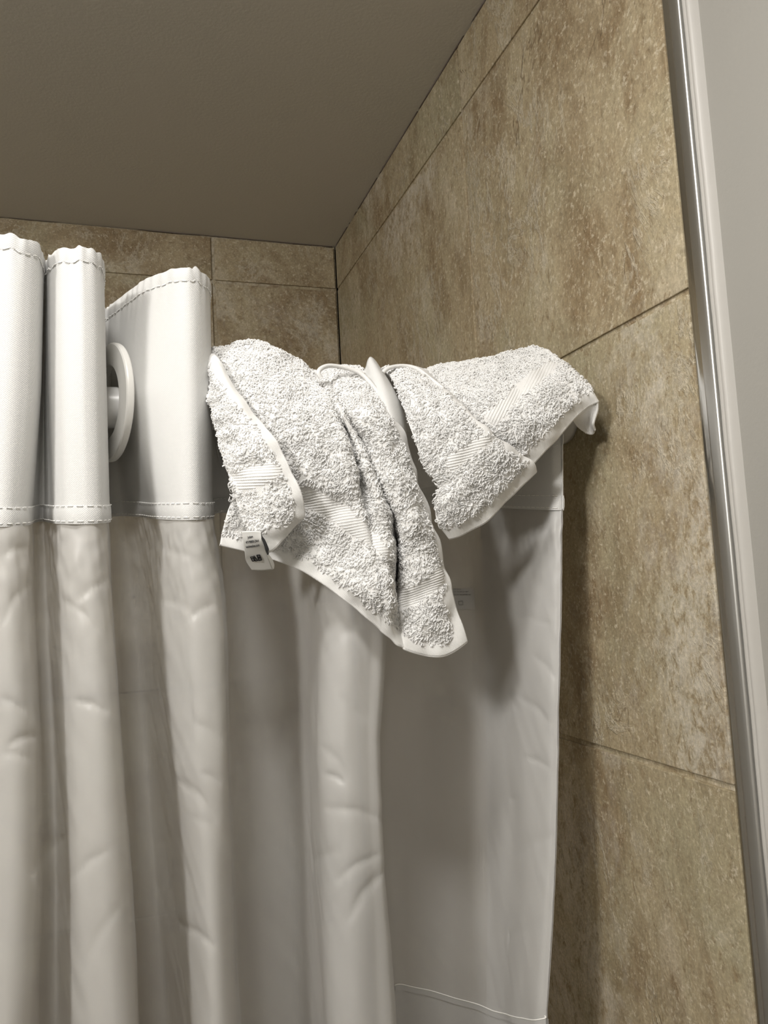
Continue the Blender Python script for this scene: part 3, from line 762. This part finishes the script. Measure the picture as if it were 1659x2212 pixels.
V, Fq = tubes([rl], .0015, 6); mesh_np('rolled_edge', V, Fq, M_BASE, wash)

# --- care tag sewn to the folded corner of the larger towel
tagC = [[(522,1148,-.723),(526,1172,-.720),(529,1196,-.714),(532,1212,-.708),(544,1231,-.702)],
        [(545,1147,-.727),(549,1170,-.724),(553,1192,-.717),(558,1210,-.711),(566,1232,-.704)],
        [(564,1148,-.728),(566,1170,-.726),(574,1190,-.719),(580,1208,-.713),(588,1230,-.706)]]
LG_ = patch(tagC, 40, 30, back=False)
ct = mesh_np('care_tag', LG_, grid_faces(*LG_.shape[:2]), M_LABEL, towel); solidify(ct, .0004)
tag(ct, 'small white printed care tag')
LN = front_normals(LG_)
def strip_beside(pts, name, mat):
    """a narrow fold standing along the tag's right edge"""
    V = np.array([[at(x, y, Y), at(x+w, y-.5*w, Y+.003)] for x, y, Y, w in pts])
    V = catmull(V, np.linspace(0, len(pts)-1, 24)); return mesh_np(name, V, grid_faces(24, 2), mat, towel)
strip_beside([(563.5,1150,-.7282,1.5),(564,1160,-.7275,3),(567,1170,-.7262,6),(574,1190,-.7195,7),(577.5,1199,-.7165,3)], 'tag_border', M_INK)
strip_beside([(577,1199,-.7165,3.5),(581,1209,-.713,6),(586,1222,-.7085,6.5),(589,1230,-.706,3)], 'tag_end', M_LABEL)
def nearest_on(G, nn, p, lift):
    q = pix(G).reshape(-1, 2); d = ((q-p)**2).sum(1); k = np.argpartition(d, 5)[:5]; w = 1/(d[k]+.5); w /= w.sum()
    return at(p[0], p[1], (G.reshape(-1, 3)[k, 1]*w).sum())+(nn.reshape(-1, 3)[k]*w[:, None]).sum(0)*lift
def text_on(txt, corner, right, up, G, nn, parent, mat, name='printing'):
    cu = bpy.data.curves.new(name, 'FONT'); cu.body = txt; cu.size = 1.0; cu.offset = .02; cu.resolution_u = 2
    tmp = bpy.data.objects.new(name, cu); COL.objects.link(tmp)
    dg = bpy.context.evaluated_depsgraph_get(); dg.update()
    me = bpy.data.meshes.new_from_object(tmp.evaluated_get(dg)); bpy.data.objects.remove(tmp, do_unlink=True)
    co = np.array([v.co[:] for v in me.vertices]); w = co[:, 0].max()
    a, b = np.array(corner, float), np.array(right, float)
    W_ = np.array([nearest_on(G, nn, a+(b-a)*(c[0]/w)+np.array(up)*(c[1]/.72), .0005) for c in co])-np.array(parent.location)
    me.vertices.foreach_set('co', W_.ravel()); me.update()
    me.materials.append(mat); return link(bpy.data.objects.new(name, me), parent)
def marks(paths, G, nn, wd, parent, mat, name):
    P = []
    for q in paths:
        q = np.array(q, float); m = [q[0]]
        for u, v in zip(q[:-1], q[1:]): m += [u+(v-u)*t for t in (.33, .66, 1.0)]
        P.append(np.array([nearest_on(G, nn, p, .0005) for p in m]))
    V, Fq = tubes(P, wd, 6); return mesh_np(name, V, Fq, mat, parent)
UP = (-1.0, -5.6)
text_on('Jotlam', (536, 1163), (547, 1160.5), UP, LG_, LN, towel, M_INK)
text_on('471P8800-24-4', (532, 1173.5), (559, 1169.5), UP, LG_, LN, towel, M_INK)
text_on('wedwashes.com', (532, 1183), (561, 1178.5), UP, LG_, LN, towel, M_INK)
marks([[(541,1202),(546,1201),(550,1210.3),(545.5,1211),(541,1202)], [(543.5,1205.5),(547.5,1205)]], LG_, LN, .00026, towel, M_INK, 'care_symbol')
marks([[(548.5,1199.5),(557,1209.6),(552,1210.8),(548.5,1199.5)]], LG_, LN, .00028, towel, M_INK, 'care_symbol')
marks([[(555,1198),(560.5,1197.3),(565,1208.2),(559.5,1209.3),(555,1198)], [(559.5,1202.5),(560.5,1204.5)]], LG_, LN, .0004, towel, M_INK, 'care_symbol')
# label behind the curtain: laid on the front, its show-through painted as pale colour
JA, JB = 39*SEG, 43*SEG
BS, BSN = BG[:170, JA:JB], bn[:170, JA:JB]*fs
lbl = np.array([[nearest_on(BS, BSN, (965+58*u+4*v, 1271+45*v), .0006) for u in np.linspace(0, 1, 12)] for v in np.linspace(0, 1, 10)])
label = mesh_np('care_label', lbl, grid_faces(10, 12), M_FAINT, curtain)
tag(label, 'printed label showing through the curtain cloth, veiled look painted into its colour')
BS = BS+BSN*.0006
dash = []
for y, x1 in ((1272.5, 995), (1278, 1012), (1284.5, 1016)):
    x = 968.0
    while x < x1: dash.append([(x, y), (min(x+4.5, x1), y-.1)]); x += 6.2
marks(dash, BS, BSN, .00032, curtain, M_FINK, 'show_through_print')
marks([[(990,1299),(999,1298),(1000,1306),(991,1306),(990,1299)]], BS, BSN, .0003, curtain, M_FINK, 'show_through_print')
